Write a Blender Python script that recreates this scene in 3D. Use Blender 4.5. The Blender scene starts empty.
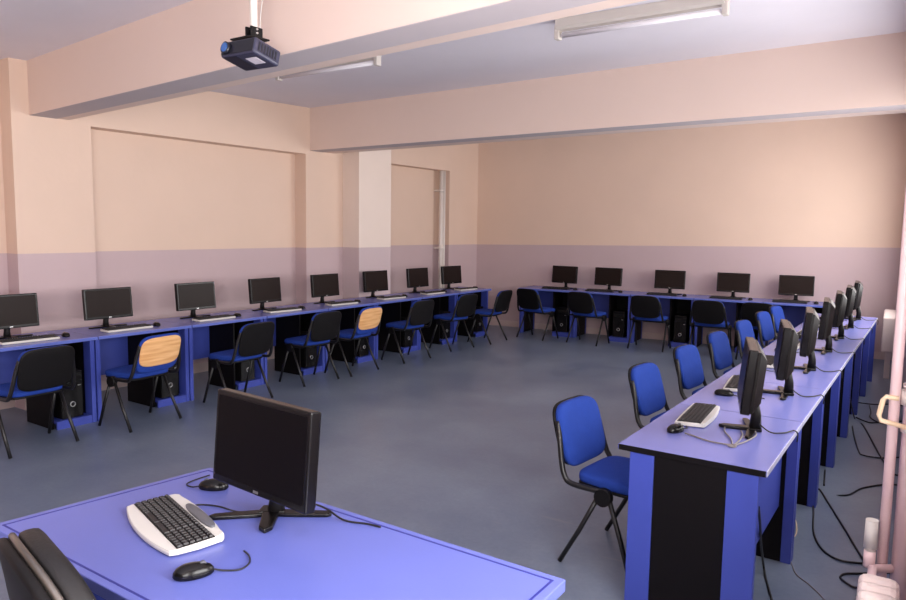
import bpy, bmesh, math, random
from mathutils import Vector, Matrix
random.seed(7)
C = bpy.context.scene.collection
PI = math.pi
R = math.radians

# ------------------------------------------------------------------ materials
def lin(c):
    c = c / 255.0
    return c / 12.92 if c <= 0.04045 else ((c + 0.055) / 1.055) ** 2.4
def rgb(r, g, b):
    return (lin(r), lin(g), lin(b), 1.0)

def mat(name, col, rough=0.5, metal=0.0, var=0.06, scale=6.0, bump=0.0, bscale=60.0, spec=0.5, coat=0.0):
    m = bpy.data.materials.new(name); m.use_nodes = True
    nt = m.node_tree; n = nt.nodes; l = nt.links
    b = n['Principled BSDF']
    b.inputs['Roughness'].default_value = rough
    b.inputs['Metallic'].default_value = metal
    b.inputs['Specular IOR Level'].default_value = spec
    b.inputs['Coat Weight'].default_value = coat
    tc = n.new('ShaderNodeTexCoord')
    nz = n.new('ShaderNodeTexNoise'); nz.inputs['Scale'].default_value = scale
    nz.inputs['Detail'].default_value = 4
    l.new(tc.outputs['Object'], nz.inputs['Vector'])
    mx = n.new('ShaderNodeMix'); mx.data_type = 'RGBA'
    mx.inputs['A'].default_value = tuple(c * (1 - var) for c in col[:3]) + (1,)
    mx.inputs['B'].default_value = tuple(min(1, c * (1 + var)) for c in col[:3]) + (1,)
    l.new(nz.outputs['Fac'], mx.inputs['Factor'])
    l.new(mx.outputs['Result'], b.inputs['Base Color'])
    if bump:
        n2 = n.new('ShaderNodeTexNoise'); n2.inputs['Scale'].default_value = bscale
        l.new(tc.outputs['Object'], n2.inputs['Vector'])
        bp = n.new('ShaderNodeBump'); bp.inputs['Strength'].default_value = bump
        bp.inputs['Distance'].default_value = 0.01
        l.new(n2.outputs['Fac'], bp.inputs['Height'])
        l.new(bp.outputs['Normal'], b.inputs['Normal'])
    return m

def wall_paint(name, up, low, a, bx, rough=0.55):
    """two-tone oil paint: lower band below z = a + bx*x"""
    m = bpy.data.materials.new(name); m.use_nodes = True
    nt = m.node_tree; n = nt.nodes; l = nt.links
    b = n['Principled BSDF']; b.inputs['Roughness'].default_value = rough
    b.inputs['Specular IOR Level'].default_value = 0.3
    tc = n.new('ShaderNodeTexCoord')
    sp = n.new('ShaderNodeSeparateXYZ'); l.new(tc.outputs['Object'], sp.inputs[0])
    nz = n.new('ShaderNodeTexNoise'); nz.inputs['Scale'].default_value = 1.7; nz.inputs['Detail'].default_value = 5
    l.new(tc.outputs['Object'], nz.inputs['Vector'])
    mu = n.new('ShaderNodeMath'); mu.operation = 'MULTIPLY_ADD'
    l.new(sp.outputs['X'], mu.inputs[0]); mu.inputs[1].default_value = bx; mu.inputs[2].default_value = a
    gt = n.new('ShaderNodeMath'); gt.operation = 'GREATER_THAN'
    l.new(sp.outputs['Z'], gt.inputs[0]); l.new(mu.outputs[0], gt.inputs[1])
    mx = n.new('ShaderNodeMix'); mx.data_type = 'RGBA'
    mx.inputs['A'].default_value = low; mx.inputs['B'].default_value = up
    l.new(gt.outputs[0], mx.inputs['Factor'])
    v = n.new('ShaderNodeMapRange'); v.inputs['To Min'].default_value = 0.955; v.inputs['To Max'].default_value = 1.045
    l.new(nz.outputs['Fac'], v.inputs['Value'])
    vm = n.new('ShaderNodeVectorMath'); vm.operation = 'SCALE'
    l.new(mx.outputs['Result'], vm.inputs[0]); l.new(v.outputs['Result'], vm.inputs['Scale'])
    l.new(vm.outputs['Vector'], b.inputs['Base Color'])
    n2 = n.new('ShaderNodeTexNoise'); n2.inputs['Scale'].default_value = 14
    l.new(tc.outputs['Object'], n2.inputs['Vector'])
    bp = n.new('ShaderNodeBump'); bp.inputs['Strength'].default_value = 0.12; bp.inputs['Distance'].default_value = 0.01
    l.new(n2.outputs['Fac'], bp.inputs['Height']); l.new(bp.outputs['Normal'], b.inputs['Normal'])
    return m

def floor_mat():
    m = bpy.data.materials.new('floor_vinyl'); m.use_nodes = True
    nt = m.node_tree; n = nt.nodes; l = nt.links
    b = n['Principled BSDF']
    tc = n.new('ShaderNodeTexCoord')
    n1 = n.new('ShaderNodeTexNoise'); n1.inputs['Scale'].default_value = 1.3; n1.inputs['Detail'].default_value = 8
    n1.inputs['Roughness'].default_value = 0.65
    n2 = n.new('ShaderNodeTexNoise'); n2.inputs['Scale'].default_value = 38; n2.inputs['Detail'].default_value = 3
    for q in (n1, n2): l.new(tc.outputs['Object'], q.inputs['Vector'])
    cr = n.new('ShaderNodeValToRGB')
    cr.color_ramp.elements[0].position = 0.3; cr.color_ramp.elements[0].color = rgb(*FLOOR_A)
    cr.color_ramp.elements[1].position = 0.7; cr.color_ramp.elements[1].color = rgb(*FLOOR_B)
    l.new(n1.outputs['Fac'], cr.inputs['Fac'])
    mx = n.new('ShaderNodeMix'); mx.data_type = 'RGBA'; mx.blend_type = 'MULTIPLY'
    mx.inputs['Factor'].default_value = 1.0
    mr = n.new('ShaderNodeMapRange'); mr.inputs['To Min'].default_value = 0.88; mr.inputs['To Max'].default_value = 1.12
    l.new(n2.outputs['Fac'], mr.inputs['Value'])
    l.new(cr.outputs['Color'], mx.inputs['A']); l.new(mr.outputs['Result'], mx.inputs['B'])
    # pale scuff streaks
    mp = n.new('ShaderNodeMapping'); mp.inputs['Rotation'].default_value = (0, 0, 0.6); mp.inputs['Scale'].default_value = (1.0, 9.0, 1.0)
    n3 = n.new('ShaderNodeTexNoise'); n3.inputs['Scale'].default_value = 2.2; n3.inputs['Detail'].default_value = 2
    l.new(tc.outputs['Object'], mp.inputs['Vector']); l.new(mp.outputs['Vector'], n3.inputs['Vector'])
    cs = n.new('ShaderNodeValToRGB'); cs.color_ramp.elements[0].position = 0.68; cs.color_ramp.elements[0].color = (0, 0, 0, 1)
    cs.color_ramp.elements[1].position = 0.76; cs.color_ramp.elements[1].color = (0.22, 0.22, 0.22, 1)
    l.new(n3.outputs['Fac'], cs.inputs['Fac'])
    m2 = n.new('ShaderNodeMix'); m2.data_type = 'RGBA'
    l.new(cs.outputs['Color'], m2.inputs['Factor']); l.new(mx.outputs['Result'], m2.inputs['A'])
    m2.inputs['B'].default_value = rgb(150, 148, 150)
    l.new(m2.outputs['Result'], b.inputs['Base Color'])
    r = n.new('ShaderNodeMapRange'); r.inputs['To Min'].default_value = 0.22; r.inputs['To Max'].default_value = 0.42
    l.new(n1.outputs['Fac'], r.inputs['Value']); l.new(r.outputs['Result'], b.inputs['Roughness'])
    bp = n.new('ShaderNodeBump'); bp.inputs['Strength'].default_value = 0.06; bp.inputs['Distance'].default_value = 0.01
    l.new(n1.outputs['Fac'], bp.inputs['Height']); l.new(bp.outputs['Normal'], b.inputs['Normal'])
    return m

def wood_mat():
    m = bpy.data.materials.new('plywood'); m.use_nodes = True
    nt = m.node_tree; n = nt.nodes; l = nt.links
    b = n['Principled BSDF']; b.inputs['Roughness'].default_value = 0.45
    tc = n.new('ShaderNodeTexCoord'); mp = n.new('ShaderNodeMapping'); mp.inputs['Scale'].default_value = (2, 2, 26)
    nz = n.new('ShaderNodeTexNoise'); nz.inputs['Scale'].default_value = 1.6; nz.inputs['Detail'].default_value = 6
    l.new(tc.outputs['Object'], mp.inputs['Vector']); l.new(mp.outputs['Vector'], nz.inputs['Vector'])
    cr = n.new('ShaderNodeValToRGB')
    cr.color_ramp.elements[0].position = 0.35; cr.color_ramp.elements[0].color = rgb(216, 156, 98)
    cr.color_ramp.elements[1].position = 0.65; cr.color_ramp.elements[1].color = rgb(240, 192, 136)
    l.new(nz.outputs['Fac'], cr.inputs['Fac']); l.new(cr.outputs['Color'], b.inputs['Base Color'])
    return m

def pane_mat():
    m = bpy.data.materials.new('window_pane'); m.use_nodes = True
    nt = m.node_tree; n = nt.nodes; l = nt.links
    for q in list(n): n.remove(q)
    o = n.new('ShaderNodeOutputMaterial'); t = n.new('ShaderNodeBsdfTransparent'); g = n.new('ShaderNodeBsdfGlossy')
    g.inputs['Roughness'].default_value = 0.02
    mx = n.new('ShaderNodeMixShader'); mx.inputs[0].default_value = 0.06
    l.new(t.outputs[0], mx.inputs[1]); l.new(g.outputs[0], mx.inputs[2]); l.new(mx.outputs[0], o.inputs['Surface'])
    return m

FLOOR_A = (97, 108, 131); FLOOR_B = (124, 135, 152)
UP = rgb(224, 197, 178); LOW = rgb(197, 174, 176)
M = {}
M['wall_left'] = wall_paint('wall_paint_left', UP, LOW, 1.425, 0.0)
M['wall_back'] = wall_paint('wall_paint_back', UP, LOW, 1.43 + 0.0171 * 6.32, 0.0171)
M['column'] = wall_paint('column_pale_tone', rgb(235, 218, 206), rgb(203, 184, 186), 1.425, 0.0)
M['cream'] = mat('cream_paint', rgb(226, 194, 170), 0.55, var=0.03, scale=2, bump=0.1, bscale=14, spec=0.3)
M['beam'] = mat('beam_paint', rgb(230, 208, 196), 0.5, var=0.03, scale=2, bump=0.1, bscale=14, spec=0.35)
M['ceiling'] = mat('ceiling_paint', rgb(230, 225, 232), 0.7, var=0.05, scale=1.5, bump=0.15, bscale=22, spec=0.2)
M['soffit'] = mat('soffit_grey_tone', rgb(196, 186, 188), 0.7, var=0.04, scale=2, spec=0.2)
M['floor'] = floor_mat()
M['baseboard'] = mat('baseboard_paint', rgb(205, 185, 180), 0.5)
M['blue_top'] = mat('blue_laminate_top', rgb(96, 105, 178), 0.30, var=0.04, scale=5, bump=0.03, bscale=180, spec=0.5)
M['blue_desk'] = mat('blue_laminate_row', rgb(116, 120, 186), 0.25, var=0.04, scale=5, bump=0.03, bscale=180, spec=0.5)
M['blue_edge'] = mat('blue_edge_band', rgb(90, 106, 186), 0.35, var=0.03)
M['groove'] = mat('dark_blue_groove', rgb(40, 44, 128), 0.5)
M['blue_post'] = mat('blue_board', rgb(62, 76, 166), 0.42, var=0.05, scale=4)
M['black_board'] = mat('black_board', rgb(15, 12, 14), 0.55, var=0.1, spec=0.15)
M['black_plastic'] = mat('black_plastic', rgb(17, 15, 16), 0.5, var=0.08, spec=0.2)
M['back_plastic'] = mat('mottled_black_plastic', rgb(18, 15, 14), 0.33, var=0.15, scale=20, spec=0.3)  # near-black with slight random mottling
M['edge_highlight'] = mat('edge_highlight_tone', rgb(190, 190, 214), 0.3)
M['black_kb'] = mat('black_keyboard_shell', rgb(26, 24, 26), 0.4)
M['black_gloss'] = mat('glossy_black_plastic', rgb(14, 12, 13), 0.25, var=0.05, spec=0.3)
M['screen'] = mat('screen_brown_reflection', rgb(36, 27, 25), 0.3, var=0.03, spec=0.1)  # brown of the reflected wall mixed into the base colour
M['screen_matt'] = mat('dark_matt_screen', rgb(10, 7, 9), 0.5, var=0.03, spec=0.1)
M['case'] = mat('case_metal', rgb(15, 13, 14), 0.5, var=0.08, spec=0.2)
M['dark_chrome'] = mat('dark_chrome', rgb(120, 114, 108), 0.3, metal=0.85, var=0.1, scale=8)
M['silver'] = mat('silver_metal', rgb(190, 188, 188), 0.28, metal=0.9, var=0.03)
M['seat_blue'] = mat('blue_fabric', rgb(33, 61, 145), 0.85, var=0.12, scale=30, bump=0.25, bscale=320, spec=0.2)
M['leather'] = mat('black_leatherette', rgb(17, 15, 16), 0.5, var=0.1, scale=20, bump=0.1, bscale=90)
M['wood'] = wood_mat()
M['frame_black'] = mat('black_tube', rgb(20, 18, 19), 0.4, var=0.05)
M['white_plastic'] = mat('white_plastic', rgb(204, 200, 194), 0.4, var=0.03)
M['keys'] = mat('black_keys', rgb(34, 30, 32), 0.5, var=0.1)
M['grey_plastic'] = mat('grey_plastic', rgb(92, 92, 98), 0.4)
M['white_metal'] = mat('white_enamel', rgb(226, 216, 208), 0.4, var=0.03)
M['pipe_pink'] = mat('pink_enamel_pipe', rgb(228, 200, 200), 0.35, var=0.05, scale=8)
M['radiator'] = mat('radiator_enamel', rgb(226, 210, 204), 0.4, var=0.04)
M['cream_plastic'] = mat('cream_plastic', rgb(232, 206, 172), 0.45)
M['lamp_tube'] = mat('unlit_tube_glass', rgb(236, 232, 236), 0.25, var=0.02)
M['lamp_housing'] = mat('lamp_housing', rgb(206, 198, 190), 0.45, var=0.04)
M['projector'] = mat('projector_shell', rgb(52, 52, 72), 0.35, var=0.05)
M['projector_face'] = mat('projector_dark_face', rgb(24, 24, 34), 0.3)
M['lens_blue'] = mat('blue_coated_lens', rgb(40, 92, 165), 0.08, var=0.05, coat=0.6)
M['label_pale'] = mat('pale_sticker', rgb(214, 206, 214), 0.5)
M['cable'] = mat('black_cable', rgb(22, 20, 22), 0.5)
M['cable_grey'] = mat('grey_cable', rgb(120, 112, 112), 0.5)
M['window_frame'] = mat('window_white', rgb(235, 235, 235), 0.4)
M['pane'] = pane_mat()

# ------------------------------------------------------------------ mesh builder
class MB:
    def __init__(s): s.bm = bmesh.new()
    def _add(s, fn, mtx=None):
        t = bmesh.new(); fn(t)
        if mtx is not None: bmesh.ops.transform(t, matrix=mtx, verts=t.verts)
        me = bpy.data.meshes.new('tmp'); t.to_mesh(me); t.free()
        s.bm.from_mesh(me); bpy.data.meshes.remove(me)
        return s
    def box(s, x0, x1, y0, y1, z0, z1, bev=0.0, seg=2, mtx=None):
        def fn(t):
            bmesh.ops.create_cube(t, size=1)
            for v in t.verts:
                v.co = Vector((x0 + (v.co.x + .5) * (x1 - x0), y0 + (v.co.y + .5) * (y1 - y0), z0 + (v.co.z + .5) * (z1 - z0)))
            if bev: bmesh.ops.bevel(t, geom=list(t.edges), offset=bev, segments=seg, affect='EDGES', profile=0.5)
        return s._add(fn, mtx)
    def hexa(s, pts):
        def fn(t):
            v = [t.verts.new(p) for p in pts]
            for f in ((0, 3, 2, 1), (4, 5, 6, 7), (0, 1, 5, 4), (1, 2, 6, 5), (2, 3, 7, 6), (3, 0, 4, 7)):
                t.faces.new([v[i] for i in f])
            bmesh.ops.recalc_face_normals(t, faces=t.faces)
        return s._add(fn)
    def prism(s, poly, axis, a, b, bev=0.0, mtx=None):
        """poly = 2d outline; axis = 'x','y','z' extrude from a to b"""
        def p3(p, h):
            return {'x': (h, p[0], p[1]), 'y': (p[0], h, p[1]), 'z': (p[0], p[1], h)}[axis]
        def fn(t):
            lo = [t.verts.new(p3(p, a)) for p in poly]; hi = [t.verts.new(p3(p, b)) for p in poly]
            t.faces.new(lo); t.faces.new(hi)
            n = len(poly)
            for i in range(n): t.faces.new((lo[i], lo[(i + 1) % n], hi[(i + 1) % n], hi[i]))
            bmesh.ops.recalc_face_normals(t, faces=t.faces)
            if bev: bmesh.ops.bevel(t, geom=list(t.edges), offset=bev, segments=2, affect='EDGES', profile=0.5)
        return s._add(fn, mtx)
    def tube(s, pts, r, seg=8, smooth=0, rr=None, mtx=None):
        pts = [Vector(p) for p in pts]
        if smooth:
            out = []
            n = len(pts)
            for i in range(n - 1):
                p0 = pts[max(i - 1, 0)]; p1 = pts[i]; p2 = pts[i + 1]; p3 = pts[min(i + 2, n - 1)]
                for k in range(smooth):
                    t_ = k / smooth
                    out.append(0.5 * ((2 * p1) + (-p0 + p2) * t_ + (2 * p0 - 5 * p1 + 4 * p2 - p3) * t_ ** 2 + (-p0 + 3 * p1 - 3 * p2 + p3) * t_ ** 3))
            out.append(pts[-1]); pts = out
        def fn(t):
            rings = []; prev = None
            for i, p in enumerate(pts):
                d = (pts[min(i + 1, len(pts) - 1)] - pts[max(i - 1, 0)]).normalized()
                if prev is None:
                    u = d.orthogonal().normalized()
                else:
                    u = (prev - d * prev.dot(d))
                    u = u.normalized() if u.length > 1e-6 else d.orthogonal().normalized()
                prev = u; w = d.cross(u)
                ri = rr[i] if rr else r
                rings.append([t.verts.new(p + (u * math.cos(2 * PI * k / seg) + w * math.sin(2 * PI * k / seg)) * ri) for k in range(seg)])
            for a, b in zip(rings, rings[1:]):
                for k in range(seg):
                    t.faces.new((a[k], a[(k + 1) % seg], b[(k + 1) % seg], b[k]))
            t.faces.new(rings[0][::-1]); t.faces.new(rings[-1])
            for f in t.faces: f.smooth = len(f.verts) == 4
            bmesh.ops.recalc_face_normals(t, faces=t.faces)
        return s._add(fn, mtx)
    def cyl(s, p0, p1, r, r2=None, seg=20, mtx=None):
        return s.tube([p0, p1], r, seg, rr=[r, r if r2 is None else r2], mtx=mtx)
    def rings(s, rs, mtx=None, smooth=True, cap=True):
        """closed loft through rings (lists of points of equal count)"""
        def fn(t):
            R_ = [[t.verts.new(p) for p in r] for r in rs]
            n = len(rs[0])
            for a, b in zip(R_, R_[1:]):
                for k in range(n):
                    f = t.faces.new((a[k], a[(k + 1) % n], b[(k + 1) % n], b[k])); f.smooth = smooth
            if cap:
                f = t.faces.new(R_[0][::-1]); f.smooth = smooth
                f = t.faces.new(R_[-1]); f.smooth = smooth
            bmesh.ops.recalc_face_normals(t, faces=t.faces)
        return s._add(fn, mtx)
    def pad(s, hw, hh, th, n=4.0, dome=0.01, fn=None, seg=44, edge=0.35, mtx=None):
        """rounded cushion in local u,v,w; fn maps (u,v,w) to a point"""
        out = []
        for k in range(seg):
            a = 2 * PI * k / seg; c, q = math.cos(a), math.sin(a)
            out.append((hw * math.copysign(abs(c) ** (2 / n), c), hh * math.copysign(abs(q) ** (2 / n), q)))
        lay = [(0.02, -th / 2), (0.5, -th / 2), (0.93, -th / 2), (0.985, -th / 2 + th * .12), (1.0, -th / 2 + th * edge), (1.0, th / 2 - th * edge), (0.985, th / 2 - th * .12),
               (0.93, th / 2 + dome * .1), (0.75, th / 2 + dome * .6), (0.45, th / 2 + dome * .92), (0.02, th / 2 + dome)]
        f = fn or (lambda u, v, w: (u, v, w))
        return s.rings([[f(u * sc, v * sc, w) for u, v in out] for sc, w in lay], mtx=mtx)
    def build(s, name, m, parent=None, bevel=0.0):
        me = bpy.data.meshes.new(name)
        s.bm.to_mesh(me); s.bm.free()
        o = bpy.data.objects.new(name, me); C.objects.link(o)
        me.materials.append(M[m] if isinstance(m, str) else m)
        if parent is not None: o.parent = parent
        if bevel:
            b = o.modifiers.new('bev', 'BEVEL'); b.width = bevel; b.segments = 2; b.limit_method = 'ANGLE'; b.angle_limit = R(40)
        return o

def tag(o, label, cat, group=None):
    o['label'] = label; o['category'] = cat
    if group: o['group'] = group
    return o
def thing(name, label, cat, loc=(0, 0, 0), rotz=0, group=None):
    o = bpy.data.objects.new(name, None); C.objects.link(o); o.empty_display_size = 0.1
    o.location = loc; o.rotation_euler = (0, 0, rotz)
    return tag(o, label, cat, group)
def struct(o):
    o['kind'] = 'structure'; return o
def kids(o): return [c for c in bpy.data.objects if c.parent == o]
def dup(root, loc, rotz, label, group=None):
    r = root.copy(); C.objects.link(r); r.location = loc; r.rotation_euler = (0, 0, rotz); r['label'] = label
    if group: r['group'] = group
    for ch in kids(root):
        if ch.get('only_first'): continue
        c = ch.copy(); C.objects.link(c); c.parent = r
        for g in kids(ch):
            d = g.copy(); C.objects.link(d); d.parent = c
    return r
ORD = ['first', 'second', 'third', 'fourth', 'fifth', 'sixth', 'seventh', 'eighth', 'ninth']

# ------------------------------------------------------------------ room shell
CZ = lambda y: 3.05 + 0.025 * y              # the slab falls slightly towards the camera
RX = lambda y: 0.06 - 0.04 * (y - 2.6)       # window wall
BY = lambda x: 11.05 + 0.084 * (x + 3)       # far wall
FRONT = -3.2
XF, XR, XC = -6.78, -6.98, -6.485             # pier face, recess face, column face
b = MB(); b.hexa([(-7.4, FRONT - .2, -.1), (0.9, FRONT - .2, -.1), (0.9, 11.8, -.1), (-7.4, 11.8, -.1), (-7.4, FRONT - .2, 0), (0.9, FRONT - .2, 0), (0.9, 11.8, 0), (-7.4, 11.8, 0)])
struct(b.build('floor', 'floor'))
b = MB(); b.hexa([(-7.4, FRONT - .2, CZ(FRONT)), (0.9, FRONT - .2, CZ(FRONT)), (0.9, 11.8, CZ(11.8)), (-7.4, 11.8, CZ(11.8)), (-7.4, FRONT - .2, 3.6), (0.9, FRONT - .2, 3.6), (0.9, 11.8, 3.6), (-7.4, 11.8, 3.6)])
struct(b.build('ceiling', 'ceiling'))
# left wall: infill panels, piers, lintels over the recesses, the far column
b = MB()
b.box(-7.3, XR, FRONT, 10.95, 0, 3.5)
b.box(XR - .01, XF, 3.06, 3.77, 0, 3.5)                     # first column
b.box(XR - .01, XF, 6.58, 8.2, 0, 3.5)                      # pier behind the second column
b.box(XR - .01, XF, 9.85, 10.95, 0, 3.5)                    # corner pier
b.box(XR - .01, XF, 3.77, 6.58, 2.63, 3.5)                   # lintels
b.box(XR - .01, XF, 8.2, 9.85, 2.65, 3.5)
struct(b.build('wall_left', 'wall_left'))
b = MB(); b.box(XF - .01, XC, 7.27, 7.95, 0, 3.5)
struct(b.build('trim_3', 'column'))                          # second column, in a paler tone than the wall
b = MB(); b.hexa([(-7.3, BY(-7.3), 0), (0.8, BY(0.8), 0), (0.8, BY(0.8) + .2, 0), (-7.3, BY(-7.3) + .2, 0), (-7.3, BY(-7.3), 3.5), (0.8, BY(0.8), 3.5), (0.8, BY(0.8) + .2, 3.5), (-7.3, BY(-7.3) + .2, 3.5)])
struct(b.build('wall_back', 'wall_back'))
b = MB(); b.box(-7.3, 0.8, FRONT - .2, FRONT, 0, 3.5)
struct(b.build('wall_front', 'wall_left'))
# window wall with three openings
WIN = [(-2.7, -0.35), (0.35, 2.25), (3.3, 6.5), (7.5, 10.5)]
WZ0, WZ1 = 0.95, 2.6
def wseg(b, y0, y1, z0, z1, t=0.22, off=0.0):
    b.hexa([(RX(y0) + off, y0, z0), (RX(y0) + off + t, y0, z0), (RX(y1) + off + t, y1, z0), (RX(y1) + off, y1, z0),
            (RX(y0) + off, y0, z1), (RX(y0) + off + t, y0, z1), (RX(y1) + off + t, y1, z1), (RX(y1) + off, y1, z1)])
b = MB(); prev = FRONT - .2
for y0, y1 in WIN:
    wseg(b, prev, y0, 0, 3.5); wseg(b, y0, y1, 0, WZ0); wseg(b, y0, y1, WZ1, 3.5); prev = y1
wseg(b, prev, 11.6, 0, 3.5)
struct(b.build('wall_right', 'wall_left'))
for i, (y0, y1) in enumerate(WIN):
    w = bpy.data.objects.new('window_%d' % (i + 1), None); C.objects.link(w); struct(w)
    f = MB(); n = 3
    wseg(f, y0, y1, WZ0, WZ0 + .06, .06, .10); wseg(f, y0, y1, WZ1 - .06, WZ1, .06, .10); wseg(f, y0, y1, 2.1, 2.15, .06, .10)
    for k in range(n + 1):
        yy = y0 + (y1 - y0 - .06) * k / n
        wseg(f, yy, yy + .06, WZ0, WZ1, .06, .10)
    f.build('window_frame', 'window_frame', w)
    g = MB(); wseg(g, y0 + .03, y1 - .03, WZ0 + .03, WZ1 - .03, .006, .125); g.build('window_pane', 'pane', w)
    s_ = MB(); wseg(s_, y0 - .03, y1 + .03, WZ0 - .03, WZ0, .14, -.02); s_.build('window_sill', 'window_frame', w)
# ceiling beams
def beam(name, yf, z, depth, x0, x1, strip):
    b = MB(); ya, yb = yf(x0), yf(x1)
    b.hexa([(x0, ya, z), (x1, yb, z), (x1, yb + depth, z), (x0, ya + depth, z), (x0, ya, 3.5), (x1, yb, 3.5), (x1, yb + depth, 3.5), (x0, ya + depth, 3.5)])
    o = struct(b.build(name, 'beam'))
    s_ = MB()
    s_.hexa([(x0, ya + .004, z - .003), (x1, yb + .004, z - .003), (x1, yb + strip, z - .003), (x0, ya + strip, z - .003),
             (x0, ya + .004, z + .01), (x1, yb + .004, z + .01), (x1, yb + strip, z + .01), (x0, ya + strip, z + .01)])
    s_.build('soffit_front_strip', 'soffit', o)  # front strip of the soffit, greyer than the beam
beam('trim_1', lambda x: 2.68 - 0.105 * (x + 1.7), 2.662, 0.35, XF - .02, 0.5, 0.24)
beam('trim_2', lambda x: 6.65 - 0.042 * (x + 6.6), 2.68, 0.44, XF - .02, 0.5, 0.22)
# baseboards
b = MB(); b.box(XR, XR + .012, 3.77, 6.58, 0, .105); b.box(XR, XR + .012, FRONT, 3.06, 0, .105); b.box(XR, XR + .012, 8.2, 9.85, 0, .105)
b.box(XF, XF + .012, 3.06, 3.77, 0, .105); b.box(XF, XF + .012, 6.58, 7.27, 0, .105); b.box(XF, XF + .012, 7.95, 8.2, 0, .105); b.box(XF, XF + .012, 9.85, 10.72, 0, .105)
struct(b.build('baseboard_left', 'baseboard'))
b = MB(); b.hexa([(XF, BY(XF) - .012, 0), (-.3, BY(-.3) - .012, 0), (-.3, BY(-.3), 0), (XF, BY(XF), 0), (XF, BY(XF) - .012, .1), (-.3, BY(-.3) - .012, .1), (-.3, BY(-.3), .1), (XF, BY(XF), .1)])
struct(b.build('baseboard_back', 'baseboard'))

# ------------------------------------------------------------------ pipes, radiators
t = thing('heating_pipe', 'pale grey vertical heating pipe in the far left corner of the left wall', 'pipe', (XF - .06, 9.70, 0))
b = MB(); b.cyl((0, 0, 0), (0, 0, 2.645), .035); b.cyl((0, .085, 0), (0, .085, 2.645), .022)
b.build('pipe_run', 'white_metal', t)
b = MB()
for z in (.5, 1.35, 2.3): b.cyl((0, 0, z), (0, 0, z + .05), .043); b.box(-.17, 0, -.01, .095, z + .01, z + .04)
b.build('pipe_clamp', 'white_metal', t)

t = thing('heating_pipe', 'pinkish white vertical heating pipes at the right edge of the photo', 'pipe', (-.015, 2.68, 0))
b = MB(); b.cyl((0, 0, 0), (0, 0, 3.0), .037, seg=28); b.build('pipe_run', 'pipe_pink', t)
b = MB(); b.cyl((-.062, -.01, 0), (-.062, -.01, 3.0), .016, seg=20); b.build('branch_pipe', 'pipe_pink', t)
b = MB()
b.cyl((0, 0, 1.17), (0, 0, 1.215), .047, seg=28); b.cyl((0, 0, 1.225), (0, 0, 1.235), .043, seg=28); b.cyl((0, 0, 1.08), (0, 0, 1.10), .042, seg=28)
b.build('pipe_collar', 'white_metal', t)
b = MB(); b.tube([(-.05, -.03, 1.19), (-.085, -.03, 1.192), (-.093, -.03, 1.18), (-.102, -.03, 1.13), (-.095, -.03, 1.112), (-.02, -.03, 1.10)], .008, 10)
b.build('pipe_bracket', 'cream_plastic', t)

def radiator(loc, length, h, label, rotz):
    t = thing('radiator', label, 'radiator', loc, rotz)
    n = int(length / .06)
    for k in range(n):
        y = -k * .06
        s_ = MB()
        s_.box(-.055, .055, y - .055, y, .06, h, .024, 3)
        s_.build('radiator_section', 'radiator', t)
    for y in (-.1, -length + .1):
        f = MB(); f.box(-.04, .04, y - .015, y + .015, 0, .07); f.build('radiator_foot', 'radiator', t)
    return t
r1 = radiator((-.075, 2.47, 0), 1.5, .675, 'white column radiator at the bottom right corner beside the pink pipes', R(2.3))
b = MB(); b.tube([(.06, .21, .62), (-.02, .16, .62), (-.02, -.02, .62)], .014, 12)
b.cyl((-.03, .17, .62), (-.03, .17, .675), .018)
b.build('inlet_pipe', 'pipe_pink', r1)
b = MB(); b.cyl((-.03, .17, .685), (-.03, .17, .78), .021, .019); b.cyl((-.03, .17, .672), (-.03, .17, .688), .016)
b.build('thermostat_valve', 'white_plastic', r1)
t = thing('radiator', 'pale radiator by the far right corner beyond the long row of desks', 'radiator', (-.385, 9.72, 0), R(182.3))
b = MB()
for k in range(18): b.box(-.075, .075, -1.08 + k * .06, -1.08 + k * .06 + .052, .32, .735, .015)
b.build('radiator_body', 'radiator', t)
for ya_ in (-1.0, -.1):
    b = MB(); b.box(-.03, .03, ya_, ya_ + .04, 0, .33); b.build('radiator_foot', 'radiator', t)

# ------------------------------------------------------------------ fluorescent lamps
def lamp(xa, xb, y, label):
    L = xb - xa; zc = CZ(y)
    t = thing('fluorescent_lamp', label, 'ceiling lamp', ((xa + xb) / 2, y, zc))
    b = MB(); b.prism([(-.055, 0.0), (.055, 0.0), (.05, -.055), (.03, -.07), (-.03, -.07), (-.05, -.055)], 'x', -L / 2, L / 2); b.build('lamp_housing', 'lamp_housing', t)
    b = MB(); b.cyl((-L / 2 + .03, -.0, -.102), (L / 2 - .03, -.0, -.102), .018, seg=14); b.build('lamp_tube', 'lamp_tube', t)
    for sx in (-1, 1):
        b = MB(); b.box(sx * L / 2 - .018, sx * L / 2 + .018, -.03, .03, -.13, -.03, .006); b.build('lamp_holder', 'lamp_housing', t)
lamp(-5.10, -3.92, 4.62, 'unlit white tube lamp on the ceiling just right of the projector')
lamp(-2.30, -1.17, 4.66, 'unlit white tube lamp on the ceiling at the top right of the photo')

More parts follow.
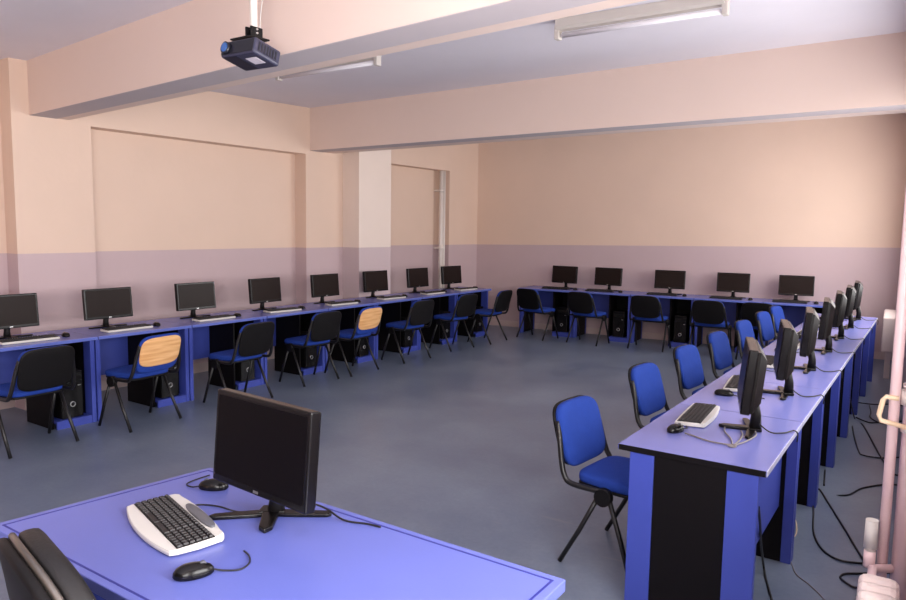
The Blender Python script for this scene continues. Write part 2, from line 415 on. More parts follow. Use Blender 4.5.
# ------------------------------------------------------------------ projector
PX, PY = -2.98, 2.5
PS = .74
t = thing('projector_mount', 'grey ceiling pole with black bracket carrying the projector', 'mount', (PX, PY, 2.63))
t.scale = (PS, PS, PS)
top = (CZ(PY) - 2.63) / PS
b = MB(); b.cyl((.03, .02, .10), (.03, .02, top), .026); b.build('pole', 'white_metal', t)
b = MB(); b.cyl((.03, .02, top - .02), (.03, .02, top), .07); b.build('ceiling_flange', 'white_metal', t)
b = MB(); b.box(-.11, .11, -.07, .09, .030, .040); b.box(.0, .012, -.03, .07, .04, .115); b.box(.05, .062, -.03, .07, .04, .115); b.build('bracket', 'black_plastic', t)
b = MB()
for z in (.075, .1): b.cyl((-.008, .02, z), (.07, .02, z), .007, seg=8)
b.build('clamp_bolt', 'silver', t)
t = thing('projector', 'dark ceiling projector with blue lens hanging at the top of the photo', 'projector', (PX, PY, 2.63 - .115 * PS), R(2))
t.scale = (PS, PS, PS * 1.12); t.rotation_euler = (R(-13), 0, R(2))
b = MB(); b.box(-.165, .165, -.115, .125, 0, .10, .016, 3); b.build('projector_case', 'projector', t, 0)
b = MB(); b.box(-.155, .155, -.119, -.113, .012, .088, .002); b.build('front_grille', 'projector_face', t)
b = MB(); b.cyl((-.105, -.14, .05), (-.105, -.112, .05), .038, seg=28); lr = b.build('lens_ring', 'projector_face', t)
b = MB(); b.cyl((-.105, -.143, .05), (-.105, -.139, .05), .029, seg=28); b.build('lens_glass', 'lens_blue', lr)
b = MB(); b.box(.02, .12, -.05, .04, -.002, .001); b.build('base_sticker', 'label_pale', t)
b = MB(); b.box(-.15, -.02, -.10, .10, -.0015, .001); b.build('base_plate', 'projector_face', t)
b = MB()
for k in range(7): b.box(.1645, .168, -.08 + k * .025, -.066 + k * .025, .025, .08)
b.build('side_vent', 'projector_face', t)
b = MB(); b.tube([(-.05, .1, .09), (-.06, .13, .16), (-.03, .06, .3), (-.01, .03, .5), (-.005, .03, .66)], .004, 6, smooth=6); b.build('projector_cord', 'white_plastic', t)

# ------------------------------------------------------------------ desk units
W = 0.922
def make_desk(label, group, full_modesty=False):
    t = thing('computer_desk', label, 'desk', group=group)
    b = MB(); b.box(.002, W - .002, 0, .63, .721, .75, .0035); b.build('tabletop', 'blue_desk', t)
    b = MB(); b.box(.004, W - .004, -.002, .001, .7235, .7465, .0008); b.build('front_edge_band', 'blue_edge', t)
    b = MB(); b.box(.004, W - .004, .629, .632, .7235, .7485, .0008); b.build('rear_edge_highlight', 'edge_highlight', t)  # pale strip painted in for the bright highlight along the rear edge
    for x in (-.0005, W - .0035):
        b = MB(); b.box(x, x + .004, .003, .627, .7225, .7485, .001); b.build('end_edge_band', 'black_board', t)
    for x0, x1 in ((.006, .042), (W - .042, W - .006)):
        near = full_modesty and x0 > .5
        p = MB(); p.box(x0 + .006, x1 - .006, .07, .585 if near else .60, 0.0, .72); pn = p.build('end_panel', 'black_board', t)
        for y0, y1 in ((.055, .165), (.475, .60) if near else (.572, .622)):
            q = MB(); q.box(x0, x1, y0, y1, 0, .72, .002); q.build('post', 'blue_post', pn)
    q = MB(); q.box(.565, .583, .11, .53, 0.0, .72); q.build('divider', 'black_board', t)
    q = MB(); q.box(.584, W - .043, .06, .52, .045, .068, .002); q.box(.584, W - .043, .06, .078, 0, .045); q.build('tower_shelf', 'blue_post', t)
    q = MB()
    if full_modesty: q.box(.043, W - .043, .535, .551, .30, .72)
    else: q.box(.043, .564, .50, .516, .30, .72)
    q.build('modesty_panel', 'blue_post', t)
    q = MB(); q.box(.584, W - .043, .50, .516, .12, .72) if not full_modesty else q.box(.60, .64, .5, .534, .6, .72)  # black sheet added to stand for the darkness of the open tower bay
    q.build('bay_dark_board', 'black_board', t)
    return t

# ------------------------------------------------------------------ chairs (face +Y)
def back_map(z0, lean, curve, y0):
    def f(u, v, w):
        return (u, y0 - (v + .15) * lean + curve * u * u + w, z0 + v)
    return f
def make_chair(label, group, wood=False):
    t = thing('office_chair', label, 'chair', group=group)
    b = MB(); b.pad(.22, .188, .05, 5, .012, lambda u, v, w: (u * (1 - .06 * (v < 0)), v + .002, .452 + w - .25 * max(0, v - .12) ** 1.5)); b.build('seat', 'seat_blue', t)
    b = MB(); b.pad(.216, .184, .02, 5, 0, lambda u, v, w: (u, v + .002, .421 + w)); b.build('seat_shell', 'black_plastic', t)
    if wood:
        b = MB(); b.pad(.2, .125, .014, 4, 0, back_map(.655, .28, .35, -.262)); b.build('backrest_board', 'wood', t)['label'] = 'bare plywood board'
        b = MB(); b.pad(.205, .160, .03, 5, .01, back_map(.637, .28, .35, -.238)); b.build('backrest', 'seat_blue', t)
    else:
        b = MB(); b.pad(.205, .162, .038, 4.5, .012, back_map(.637, .28, .35, -.232)); b.build('backrest', 'seat_blue', t)
        b = MB(); b.pad(.205, .162, .022, 4.5, 0, back_map(.637, .28, .35, -.258)); b.build('backrest_shell', 'black_plastic', t)
    for s in (-1, 1):
        b = MB(); b.tube([(s * .236, .0, .425), (s * .236, -.17, .425), (s * .236, -.215, .455), (s * .228, -.24, .52), (s * .212, -.265, .63), (s * .195, -.29, .72)], .0145, 10, smooth=4); b.build('upright', 'frame_black', t)
        b = MB(); b.tube([(s * .238, -.005, .425), (s * .246, -.115, .2), (s * .252, -.22, .007)], .0125, 10); b.build('leg', 'frame_black', t)
        b = MB(); b.tube([(s * .238, .03, .425), (s * .246, .115, .2), (s * .252, .18, .007)], .0125, 10); b.build('leg', 'frame_black', t)
        b = MB(); b.cyl((s * .225, .012, .402), (s * .262, .012, .402), .044, seg=20); b.build('joint_cover', 'black_plastic', t)
    b = MB(); b.tube([(-.24, .012, .402), (.24, .012, .402)], .012, 8); b.build('crossbar', 'frame_black', t)
    return t

# ------------------------------------------------------------------ monitors (screen faces -Y)
def make_monitor(name, label, w, h, zb, matt=False, cord=None, group=None, foot=0):
    t = thing(name, label, 'monitor', group=group)
    z0, z1 = zb, zb + h
    tilt = Matrix.Translation((0, 0, z0)) @ Matrix.Rotation(R(-5), 4, 'X') @ Matrix.Translation((0, 0, -z0))
    b = MB(); b.box(-w / 2, w / 2, -.012, .030, z0, z1, .006, 2, tilt); b.build('monitor_housing', 'black_gloss', t)
    b = MB(); b.box(-w / 2 + .016, w / 2 - .016, -.0135, -.0105, z0 + .024, z1 - .016, mtx=tilt); b.build('screen', 'screen_matt' if matt else 'screen', t)
    pts = []
    def ring(y, k, dz): return [(-w / 2 * k, y, z0 + h / 2 + dz - h / 2 * k), (w / 2 * k, y, z0 + h / 2 + dz - h / 2 * k), (w / 2 * k, y, z0 + h / 2 + dz + h / 2 * k), (-w / 2 * k, y, z0 + h / 2 + dz + h / 2 * k)]
    b = MB(); b.rings([ring(.028, .95, 0), ring(.042, .94, 0), ring(.062, .78, 0), ring(.076, .66, 0)], mtx=tilt, smooth=False); b.build('back_cover', 'back_plastic', t)
    b = MB(); b.tube([(0, .07, .008), (0, .072, z0 * .6), (0, .05, z0 + .06)], .02, 10, rr=[.03, .024, .022]); b.build('stand_column', 'black_plastic', t)
    f = MB(); k = w / .45
    for s in (-1, 1):
        f.prism([(s * .0, .04), (s * .02, .075), (s * .17 * k, .05), (s * .185 * k, .03), (s * .17 * k, .018), (s * .05, .03)], 'z', 0, .014, .004)
    f.prism([(-.028, .05), (-.022, -.07), (0, -.098), (.022, -.07), (.028, .05)], 'z', 0.0005, .017, .004)
    f.prism([(-.045, .04), (-.035, .10), (.035, .10), (.045, .04)], 'z', 0.001, .018, .004)
    ft = f.build('stand_foot', 'black_gloss', t); ft.rotation_euler = (0, 0, R(foot)); ft.location = (.05 * math.sin(R(foot)), .05 - .05 * math.cos(R(foot)), 0)
    b = MB(); b.box(-.012, .012, -.0145, -.0125, z0 + .008, z0 + .016, mtx=tilt); b.build('logo_badge', 'silver', t)
    if cord:
        b = MB(); b.tube(cord, .0035, 6, smooth=6); b.build('monitor_cord', 'cable', t)
    return t

# ------------------------------------------------------------------ keyboards (user side -Y), mice, towers
def make_keyboard(label, group=None, detailed=False, shell='white_plastic'):
    t = thing('keyboard', label, 'keyboard', group=group)
    def outline(k):
        w, d = .222 * k, (.085 if detailed else .072) * k
        p = []
        for i in range(13): # bulged palm edge
            u = -1 + 2 * i / 12; p.append((u * w * .97, -d - (.028 if detailed else .004) * (1 - u * u)))
        p += [(w, -d + .02), (w * 1.01, 0), (w * .96, d - .01), (w * .9, d)]
        for i in range(9):
            u = .8 - 1.6 * i / 8; p.append((u * w, d + .012 * (1 - (u / .8) ** 2)))
        p += [(-w * .9, d), (-w * .96, d - .01), (-w * 1.01, 0), (-w, -d + .02)]
        return p
    def lvl(k, z, sl): return [(x, y, z + sl * (y + .1)) for x, y in outline(k)]
    b = MB(); b.rings([lvl(.97, .002, 0), lvl(1.0, .006, 0), lvl(1.0, .013, .035), lvl(.975, .018, .045)], smooth=False); b.build('keyboard_body', shell, t)
    zt = lambda y: .018 + .045 * (y + .1)
    b = MB(); b.rings([[(x, y, zt(y) - .004) for x, y in [(-.212, -.062), (.212, -.062), (.212, .052), (-.212, .052)]], [(x, y, zt(y) + .0015) for x, y in [(-.212, -.062), (.212, -.062), (.212, .052), (-.212, .052)]]], smooth=False)
    b.build('key_bed', 'black_plastic', t)
    b = MB()
    rows = [(-.060, .018), (-.041, .018), (-.022, .018), (-.003, .018), (.016, .018), (.036, .014)]
    for ri, (y0, d) in enumerate(rows):
        x = -.209
        while x < .205:
            wk = .0175
            if ri == 0 and -.10 < x < -.0: wk = .095
            if abs(x - .088) < .008 or abs(x - .145) < .006: x += .006; 
            x1 = min(x + wk, .209); z = zt(y0)
            b.rings([[(x + .001, y0 + .001, z), (x1 - .001, y0 + .001, z), (x1 - .001, y0 + d - .001, z + .0006), (x + .001, y0 + d - .001, z + .0006)],
                     [(x + .003, y0 + .002, z + .007), (x1 - .003, y0 + .002, z + .007), (x1 - .003, y0 + d - .003, z + .0075), (x + .003, y0 + d - .003, z + .0075)]], smooth=False)
            x += wk + .0012
    b.build('key_block', 'keys', t)
    if detailed:
        b = MB(); b.pad(.115, .017, .010, 2.6, .002, lambda u, v, w: (u + .03, v + .073, zt(v + .073) + .001 + w)); b.build('media_strip', 'grey_plastic', t)
        b = MB(); b.tube([(-.1, .095, .012), (-.11, .13, .004), (-.06, .17, .004), (.02, .20, .004), (.05, .24, .004)], .0028, 6, smooth=6); b.build('keyboard_cord', 'cable', t)
    return t
def make_mouse(label, group=None, cord=None):
    t = thing('mouse', label, 'mouse', group=group)
    rs = []
    for z, k in ((.001, .93), (.006, 1.0), (.016, .98), (.026, .84), (.033, .58), (.036, .2)):
        r = []
        for i in range(24):
            a = 2 * PI * i / 24
            x = .030 * math.cos(a) * (1 - .12 * math.sin(a)); y = .055 * math.sin(a)
            r.append((x * k, y * k - .004 * (1 - k), z))
        rs.append(r)
    b = MB(); b.rings(rs); b.build('mouse_body', 'black_gloss', t)
    b = MB(); b.cyl((-.004, .025, .030), (.004, .025, .030), .009, seg=14); b.build('scroll_wheel', 'grey_plastic', t)
    if cord:
        b = MB(); b.tube(cord, .0026, 6, smooth=6); b.build('mouse_cord', 'cable', t)
    return t
def make_tower(label, group):
    t = thing('computer_tower', label, 'computer', group=group)
    b = MB(); b.box(-.09, .09, .0, .375, .004, .40, .004); b.build('case', 'case', t)
    b = MB(); b.box(-.09, .09, -.018, .001, .004, .40, .006); fp = b.build('front_panel', 'black_gloss', t)
    def ring(rad, y): return [(rad * math.cos(2 * PI * i / 24), y, .12 + rad * math.sin(2 * PI * i / 24)) for i in range(24)]
    b = MB(); b.rings([ring(.024, -.017), ring(.024, -.022), ring(.016, -.022), ring(.016, -.017)], cap=False); b.build('power_ring', 'silver', fp)
    b = MB(); b.box(-.074, .074, -.021, -.017, .315, .36, .002); b.build('drive_door', 'black_plastic', fp)
    b = MB(); b.box(.045, .07, -.0215, -.0175, .272, .280); b.build('indicator_strip', 'silver', fp)
    b = MB()
    for x in (-.06, .06):
        for y in (.03, .34): b.cyl((x, y, 0), (x, y, .005), .012, seg=10)
    b.build('rubber_foot', 'black_plastic', t)
    return t

# ---- prototypes are the first instances of each row
def place(proto, state, loc, rotz, label, group):
    """first use moves the prototype, later uses copy it"""
    if not state.get(id(proto)):
        state[id(proto)] = True
        proto.location = loc; proto.rotation_euler = (0, 0, rotz); proto['label'] = label; proto['group'] = group
        return proto
    return dup(proto, loc, rotz, label, group)
ST = {}
def loc2(o, ang, p):
    """local point p in a frame at o turned by ang -> world"""
    c, s = math.cos(ang), math.sin(ang)
    return (o[0] + c * p[0] - s * p[1], o[1] + s * p[0] + c * p[1], o[2] + p[2])

desk0 = make_desk('d', 'g'); chair0 = make_chair('c', 'g'); wchair0 = make_chair('c', 'g', True)
mon0 = make_monitor('monitor', 'm', .45, .28, .085)
kb0 = make_keyboard('k'); kbb = make_keyboard('k', shell='black_kb'); mouse0 = make_mouse('m', cord=[(0, .05, .01), (.0, .09, .004), (-.05, .15, .004), (-.02, .22, .004)])
tow0 = make_tower('t', 'g')
AB = math.atan(0.084)

# ---- left wall row: eight desks, users face the wall
XL0 = -5.845; YL0 = 2.325; PITCH = .924
side = lambda k, n: ORD[k] + ' from the left' if k < n - 1 else 'the last before the corner'
mon_y = [2.75, 3.60, 4.54, 5.46, 6.42, 7.39, 8.34, 9.22]
mon_rot = [0, -1, -1, 2, -1, -3, -3, -6]
ch_left = [(-5.67, 2.58, 3), (-5.60, 3.45, 6), (-5.56, 4.46, 2), (-5.67, 5.52, -2), (-5.64, 6.18, 3), (-5.62, 7.20, -5), (-5.64, 8.28, -6), (-5.56, 9.12, 2)]
for k in range(8):
    yk = YL0 + k * PITCH; ang = R(90); o = (XL0, yk, 0)
    place(desk0, ST, o, ang, 'blue and black computer desk along the left wall, ' + side(k, 8), 'desks along the left wall')
    place(mon0, ST, (-6.27, mon_y[k], .75), ang + R(mon_rot[k]), ['black monitor at the left edge of the photo, partly cut off, by the left wall',
        'second black monitor along the left wall, brownish screen above the plywood backed chair', 'third black monitor from the left along the left wall',
        'fourth black monitor from the left along the left wall', 'fifth black monitor along the left wall, just left of the pale column', 'sixth black monitor along the left wall, in front of the pale column',
        'seventh black monitor along the left wall, just right of the pale column', 'farthest black monitor along the left wall, beside the corner pipe'][k], 'monitors on the left wall desks')
    place(kb0, ST, (-6.03, mon_y[k] + .02, .75), ang + R(random.uniform(-5, 3)), 'white edged keyboard before the %s monitor along the left wall' % ORD[k], 'keyboards on the left wall desks')
    place(mouse0, ST, (-6.05, mon_y[k] + .33, .75), ang + R(random.uniform(-15, 15)), 'small black mouse right of the %s keyboard along the left wall' % ORD[k], 'mice on the left wall desks')
    place(tow0, ST, loc2(o, ang, (.732, .105, .068)), ang, 'black computer tower in the bay under the %s desk along the left wall' % ORD[k], 'towers under the left wall desks')
    cx, cy, cr = ch_left[k]; wd = k in (1, 4)
    place(wchair0 if wd else chair0, ST, (cx, cy, 0), ang + R(cr),
        ['black backed blue seat chair nearest the left photo edge at the wall desks', 'blue seat chair with bare plywood back, nearer of the two along the left wall', 'black backed blue seat chair just right of the near plywood backed chair',
         'black backed blue seat chair just left of the far plywood backed chair', 'blue seat chair with bare plywood back, farther of the two along the left wall', 'black backed blue seat chair just right of the far plywood backed chair',
         'black backed blue seat chair last but one along the left wall', 'turned black backed chair at the corner end of the left wall desks'][k], 'chairs along the left wall')

# ---- far wall row: five desks
XB0 = -5.61
YBF = lambda x: 10.394 + .084 * (x + 3)
mon_b = [-5.01, -4.28, -3.32, -2.415, -1.585]
ch_b = [(-5.10, 9.93, -10), (-4.27, 9.98, -6), (-3.36, 10.08, 2), (-2.49, 10.02, 4), (-1.88, 10.16, 2)]
for k in range(5):
    xk = XB0 + k * .924 * math.cos(AB); o = (xk, YBF(xk), 0)
    place(desk0, ST, o, AB, 'blue and black computer desk along the far wall, %s from the left' % ORD[k], 'desks along the far wall')
    mx = mon_b[k]; my = YBF(mx) + .40
    place(mon0, ST, (mx, my, .75), AB + R([-8, -6, 3, 2, 2][k]), 'black monitor on the far wall desks, %s from the left' % ORD[k], 'monitors on the far wall desks')
    kp = loc2((mx, my, .75), AB, (-.06, -.20, 0)); place(kbb, ST, kp, AB + R(2), 'dark keyboard before the %s monitor from the left on the far wall desks' % ORD[k], 'keyboards on the far wall desks')
    kp = loc2((mx, my, .75), AB, (.27, -.20, 0)); place(mouse0, ST, kp, AB, 'small black mouse right of the %s keyboard on the far wall desks' % ORD[k], 'mice on the far wall desks')
    place(tow0, ST, loc2(o, AB, (.732, .105, .068)), AB, 'black computer tower under the %s desk from the left along the far wall' % ORD[k], 'towers under the far wall desks')
    cx, cy, cr = ch_b[k]
    place(chair0, ST, (cx, cy, 0), R(cr), ['black backed chair at the left end of the far wall desks by the corner gap', 'second black backed chair from the left at the far wall desks', 'third black backed chair from the left at the far wall desks',
        'fourth black backed chair from the left at the far wall desks', 'black backed chair at the right end of the far wall desks, behind the blue chairs'][k], 'chairs at the far wall desks')

# ---- right row: seven desks, users face the windows
XR0 = -1.135; YR0 = 3.03; PR = .924
desk_end = make_desk('d', 'g', True)
cordR = [(0, .06, .06), (.04, .13, .012), (.02, .19, .006), (-.03, .235, .007), (-.035, .250, .009), (-.035, .264, -.005), (-.035, .263, -.045)]
monR = make_monitor('monitor', 'm', .45, .305, .125, cord=cordR)
mon_ry = [3.62, 4.56, 5.50, 6.45, 7.35, 8.25, 9.1]
mon_rr = [14, 12, 8, 6, 6, 4, 4]
ch_r = [(-1.258, 3.465, -6), (-1.30, 4.68, -5), (-1.30, 5.66, -6), (-1.30, 6.64, -6), (-1.30, 7.69, -6), (-1.30, 8.70, -6), (-1.30, 9.50, -6)]
for k in range(7):
    y1 = YR0 + k * PR + W; o = (XR0, y1, 0); ang = R(-90)
    d = desk_end if k == 0 else desk0
    lab = 'blue and black computer desk at the near end of the right hand row' if k == 0 else ('%s blue and black computer desk from the near end of the right hand row' % ORD[k])
    place(d, ST, o, ang, lab, 'desks in the right hand row')
    place(monR, ST, (-.74, mon_ry[k], .75), ang + R(mon_rr[k]), 'nearest black monitor in the right hand row, seen from behind' if k == 0 else '%s black monitor from the near end of the right hand row, seen from behind' % ORD[k], 'monitors in the right hand row')
    place(kb0, ST, (-.965, mon_ry[k] + .10, .75), ang + R([4, 6, 0, 0, 0, 0, 0][k]), 'nearest white keyboard with black keys in the right hand row' if k == 0 else 'white keyboard beside the %s monitor of the right hand row' % ORD[k], 'keyboards in the right hand row')
    place(mouse0, ST, (-.98, mon_ry[k] - .24, .75), ang + R(70 if k == 0 else 5), 'nearest black mouse in the right hand row, lying by its keyboard' if k == 0 else 'black mouse beside the %s keyboard of the right hand row' % ORD[k], 'mice in the right hand row')
    if k < 7: place(tow0, ST, loc2(o, ang, (.732, .105, .068)), ang, 'nearest black computer tower under the right hand row' if k == 0 else 'black computer tower under the %s desk of the right hand row' % ORD[k], 'towers under the right hand row')
    cx, cy, cr = ch_r[k]
    place(chair0, ST, (cx, cy, 0), ang + R(cr), 'nearest blue padded chair at the right hand row, whole frame in view' if k == 0 else '%s blue padded chair from the near end of the right hand row' % ORD[k], 'blue chairs at the right hand row')

# ------------------------------------------------------------------ teacher's desk in the foreground
TX0, TX1, TY0, TY1 = -2.435, -.785, .975, 1.735
def bil(u, v, z):  # slightly turned rectangle
    x0 = TX0 + .10 * v; x1 = TX1 + .0 * v
    return (x0 + (x1 - x0) * u, TY0 + (TY1 - TY0) * v, z)
t = thing('teacher_desk', 'wide blue desk in the left foreground with dark inlaid border line', 'desk')
b = MB(); b.hexa([bil(0, 0, .715), bil(1, 0, .715), bil(1, 1, .715), bil(0, 1, .715), bil(0, 0, .75), bil(1, 0, .75), bil(1, 1, .75), bil(0, 1, .75)])
b.build('tabletop', 'blue_top', t, .003)
b = MB(); zt0, zt1 = .7495, .7506; i_ = .022; w_ = .006
def strip(u0, v0, u1, v1): b.hexa([bil(u0, v0, zt0), bil(u1, v0, zt0), bil(u1, v1, zt0), bil(u0, v1, zt0), bil(u0, v0, zt1), bil(u1, v0, zt1), bil(u1, v1, zt1), bil(u0, v1, zt1)])
du, dv, wu, wv = .016, .032, .0045, .009
strip(du, 1 - dv - wv, 1 - du, 1 - dv); strip(du, dv, 1 - du, dv + wv); strip(du, dv + wv, du + wu, 1 - dv - wv); strip(1 - du - wu, dv + wv, 1 - du, 1 - dv - wv)
b.build('border_line', 'groove', t)
for x0 in (TX0 + .12, TX1 - .08):
    b = MB(); b.box(x0, x0 + .036, TY0 + .08, TY1 - .06, 0, .714); b.build('side_panel', 'blue_post', t)
b = MB(); b.box(TX0 + .157, TX1 - .081, TY1 - .12, TY1 - .10, .2, .714); b.build('modesty_panel', 'blue_post', t)
tm = make_monitor('monitor', 'large black monitor on the foreground blue desk', .49, .315, .085, matt=True, foot=44, cord=[(0, .07, .07), (.12, .16, .03), (.22, .17, .006), (.30, .20, .005), (.35, .21, .005)])
tm.location = (-1.778, 1.505, .75); tm.rotation_euler = (0, 0, R(-4))
tk = make_keyboard('white keyboard with black keys on the foreground blue desk', detailed=True)
tk.location = (-1.96, 1.315, .75); tk.rotation_euler = (0, 0, R(-16))
m1 = make_mouse('black mouse in front of the keyboard on the foreground desk', cord=[(0, .05, .01), (.01, .08, .004), (.022, .12, .004), (-.005, .15, .004), (-.05, .158, .004), (-.09, .15, .004)])
m1.location = (-1.63, 1.15, .75); m1.rotation_euler = (0, 0, R(-30))
m2 = make_mouse('black gadget behind the keyboard, left of the large foreground monitor', cord=[(0, .05, .01), (.005, .08, .004), (.03, .11, .004), (.07, .10, .004), (.13, .06, .004)])  # unidentified small gadget, built with the mouse model
m2.location = (-2.13, 1.595, .75); m2.rotation_euler = (0, 0, R(124))

# teacher's chair, seen from behind at the bottom left
t = thing('desk_chair', 'black padded chair with silver rim at the bottom left corner', 'chair', (-1.735, .672, 0), R(-12))
cm = lambda u, v, w: (u, .20 - .15 * (v + .2) + .55 * u * u - .02 + w, .75 + v - .05 * (u / .27) ** 2 * (v > 0))
b = MB(); b.pad(.275, .215, .055, 3.2, .018, lambda u, v, w: cm(u, v, w)); b.build('backrest', 'leather', t)
b = MB(); b.pad(.277, .217, .020, 3.2, 0, lambda u, v, w: cm(u, v, w - .038)); b.build('back_rim', 'dark_chrome', t)['label'] = 'silver rim of the backrest'
b = MB(); b.pad(.27, .21, .03, 3.2, 0, lambda u, v, w: cm(u, v, w - .060)); b.build('back_shell', 'black_plastic', t)
b = MB(); b.pad(.25, .24, .08, 4, .02, lambda u, v, w: (u, v + .42, .45 + w)); b.build('seat', 'leather', t)
b = MB(); b.cyl((0, .42, .08), (0, .42, .41), .028); b.build('gas_column', 'silver', t)
b = MB(); b.box(-.03, .03, .1, .42, .40, .415); b.tube([(0, .12, .41), (0, .07, .43), (0, .09, .5)], .02, 8); b.build('back_bracket', 'black_plastic', t)
for k in range(5):
    a = 2 * PI * k / 5 + .3
    b = MB(); b.tube([(0, .42, .1), (.28 * math.cos(a), .42 + .28 * math.sin(a), .07)], .02, 8, rr=[.026, .016]); lg = b.build('star_leg', 'black_plastic', t)
    b = MB(); b.cyl((.28 * math.cos(a) - .012, .42 + .28 * math.sin(a), .029), (.28 * math.cos(a) + .012, .42 + .28 * math.sin(a), .029), .029, seg=14); b.build('castor', 'black_plastic', lg)

# ------------------------------------------------------------------ cables and plugs
def cable(pts, label, m='cable', r=.0055, sm=8):
    b = MB(); b.tube([p if len(p) == 3 else (p[0], p[1], r) for p in pts], r, 8, smooth=sm)
    return tag(b.build('floor_cable', m), label, 'cable', 'cables on the floor by the right hand row')
cable([(-.64, 5.15, .5), (-.56, 4.95, .08), (-.52, 4.8), (-.47, 4.42), (-.40, 4.2), (-.31, 4.11), (-.2, 4.14), (-.06, 4.2)], 'black cable sagging in a wide curve over the floor towards the pipes')
cable([(-.64, 5.4, .45), (-.57, 5.25), (-.39, 5.17), (-.30, 5.4), (-.17, 5.58), (-.08, 5.62)], 'black cable waving across the floor above the wide curve')
cable([(-.54, 5.2), (-.51, 5.13), (-.33, 4.58), (-.2, 4.18), (-.1, 3.95)], 'straight black cable running diagonally over the floor to the radiator')
cable([(-.64, 6.1, .45), (-.58, 5.89, .02), (-.55, 5.6), (-.52, 5.3)], 'short black cable dropping beside the third rear post of the right hand row')
cable([(-.08, 4.1), (-.21, 4.0), (-.27, 3.95), (-.28, 3.89), (-.24, 3.84), (-.2, 3.83), (-.09, 3.9)], 'small black cable loop on the floor beside the radiator')
cable([(-.555, 3.18, .54), (-.565, 3.3, .42), (-.59, 3.5, .25), (-.61, 3.72, .05), (-.59, 3.68), (-.55, 3.55), (-.52, 3.45), (-.5, 3.3)], 'black cable hanging down the back of the nearest desk')
cable([(-.64, 8.0, .4), (-.57, 7.7), (-.49, 6.97), (-.40, 6.35), (-.35, 6.22), (-.2, 6.25), (-.08, 6.4)], 'long black cable curving from the middle desks to the wall')
cable([(-.64, 7.7, .4), (-.52, 7.45), (-.43, 7.21), (-.26, 6.35), (-.16, 5.9), (-.1, 5.85)], 'slanting black cable beside the long curved one')
cable([(-.57, 8.17), (-.42, 8.18), (-.29, 8.28), (-.17, 8.3)], 'black cable lying straight across the floor towards the far radiator')
cable([(-.64, 9.3, .4), (-.55, 9.0), (-.42, 7.89), (-.40, 7.58), (-.3, 7.4), (-.15, 7.5)], 'farthest black cable trailing along the right hand row')
cable([(-.51, 7.49), (-.4, 7.36), (-.32, 7.42), (-.15, 7.6)], 'short black cable bowed across the floor at the middle of the aisle')
cable([(-.6, 4.1), (-.52, 3.95), (-.47, 3.81), (-.4, 3.73), (-.33, 3.63), (-.27, 3.5)], 'thin grey cable coiled on the floor near the radiator', 'cable_grey', .003)
cable([(-.63, 4.72), (-.62, 4.66), (-.57, 4.49), (-.55, 4.3), (-.6, 4.15)], 'thin pale cable on the floor behind the second desk', 'cream_plastic', .003)
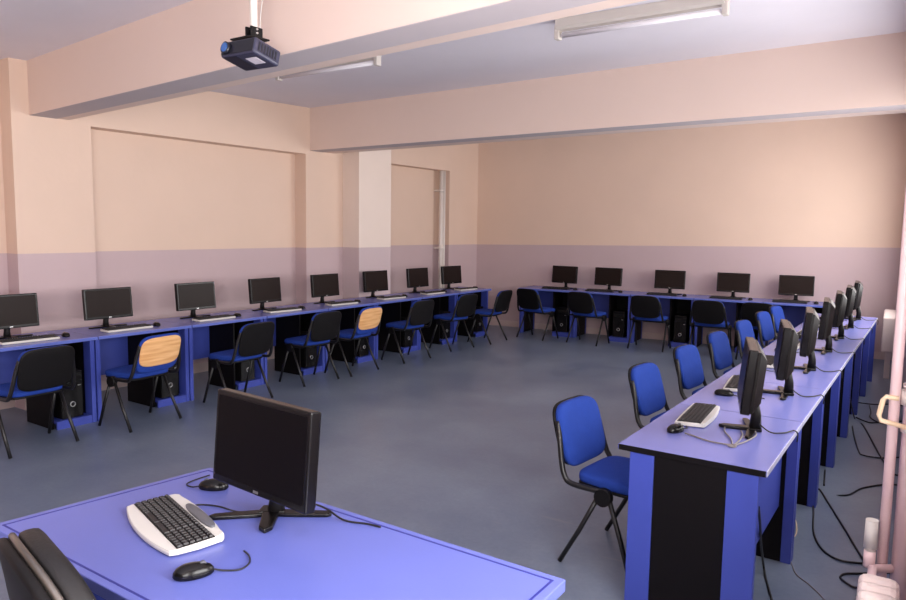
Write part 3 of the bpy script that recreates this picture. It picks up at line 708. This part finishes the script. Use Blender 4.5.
# a knot of cords through the desk top of the nearest desk
b = MB()
for p in ([(-.70, 3.30, .756), (-.73, 3.40, .756), (-.78, 3.50, .756), (-.80, 3.58, .756)], [(-.695, 3.30, .756), (-.69, 3.40, .757), (-.70, 3.50, .757), (-.72, 3.56, .757)],
          [(-.69, 3.30, .756), (-.66, 3.40, .757), (-.645, 3.52, .757), (-.67, 3.62, .757)], [(-.705, 3.295, .756), (-.80, 3.30, .755), (-.88, 3.34, .755), (-.93, 3.36, .756)]):
    b.tube(p, .004, 6, smooth=6)
b.tube([(-.70, 3.29, .7515), (-.70, 3.29, .757)], .02, 14)
tag(b.build('desk_cable', 'cable_grey'), 'knot of grey cords gathered on the nearest right hand desk top', 'cable')
for x, y, l in ((-2.72, 10.392, 'white plug hanging under the edge of the far wall desks, left one'), (-2.005, 10.452, 'white plug hanging under the edge of the far wall desks, right one')):
    t = thing('hanging_plug', l, 'plug', (x, y, .62), AB, 'plugs under the far wall desks')
    b = MB(); b.box(-.02, .02, -.018, .018, .0, .055, .006); b.build('plug_body', 'white_plastic', t)
    b = MB(); b.tube([(0, 0, .0), (.004, .0, -.08), (.0, .005, -.18)], .003, 6); b.build('plug_cord', 'white_plastic', t)
    b = MB(); b.tube([(0, 0, .05), (0, .03, .1)], .003, 6); b.build('hanger', 'cable_grey', t)

# ------------------------------------------------------------------ light: overcast daylight through the windows
PW = [320, 235, 150, 185]
for i, (y0, y1) in enumerate(WIN):
    L = bpy.data.lights.new('daylight', 'AREA'); L.shape = 'RECTANGLE'
    L.size = y1 - y0 - .1; L.size_y = WZ1 - WZ0 - .1; L.energy = PW[i]; L.color = (1.0, .975, .97)
    o = bpy.data.objects.new('daylight', L); C.objects.link(o)
    ym = (y0 + y1) / 2; o.location = (RX(ym) + .30, ym, (WZ0 + WZ1) / 2)
    o.rotation_euler = (R([112, 110, 88, 92][i]), 0, R(90) + math.atan(.04))  # faces -X
w = bpy.data.worlds.new('world'); bpy.context.scene.world = w; w.use_nodes = True
bg = w.node_tree.nodes['Background']; bg.inputs['Color'].default_value = (.85, .92, 1, 1); bg.inputs['Strength'].default_value = 0.6

# ------------------------------------------------------------------ camera
f, yaw, pitch, roll, H = 709.2, 34.137, 5.834, 0.825, 1.7154
ya, pi_, ro = R(yaw), R(pitch), R(roll)
fw = Vector((-math.sin(ya) * math.cos(pi_), math.cos(ya) * math.cos(pi_), -math.sin(pi_)))
rt = Vector((math.cos(ya), math.sin(ya), 0)); up = rt.cross(fw)
r2 = rt * math.cos(ro) + up * math.sin(ro); u2 = -rt * math.sin(ro) + up * math.cos(ro)
cam = bpy.data.cameras.new('camera'); co = bpy.data.objects.new('camera', cam); C.objects.link(co)
mw = Matrix((r2, u2, -fw)).transposed().to_4x4(); mw.translation = Vector((0, 0, H)); co.matrix_world = mw
cam.sensor_width = 36; cam.lens = f * 36 / 906; cam.clip_start = .02
sc = bpy.context.scene; sc.camera = co
sc.view_settings.view_transform = 'Standard'; sc.view_settings.look = 'None'
sc.view_settings.gamma = 1; sc.view_settings.use_curve_mapping = False
sc.view_settings.exposure = -0.2
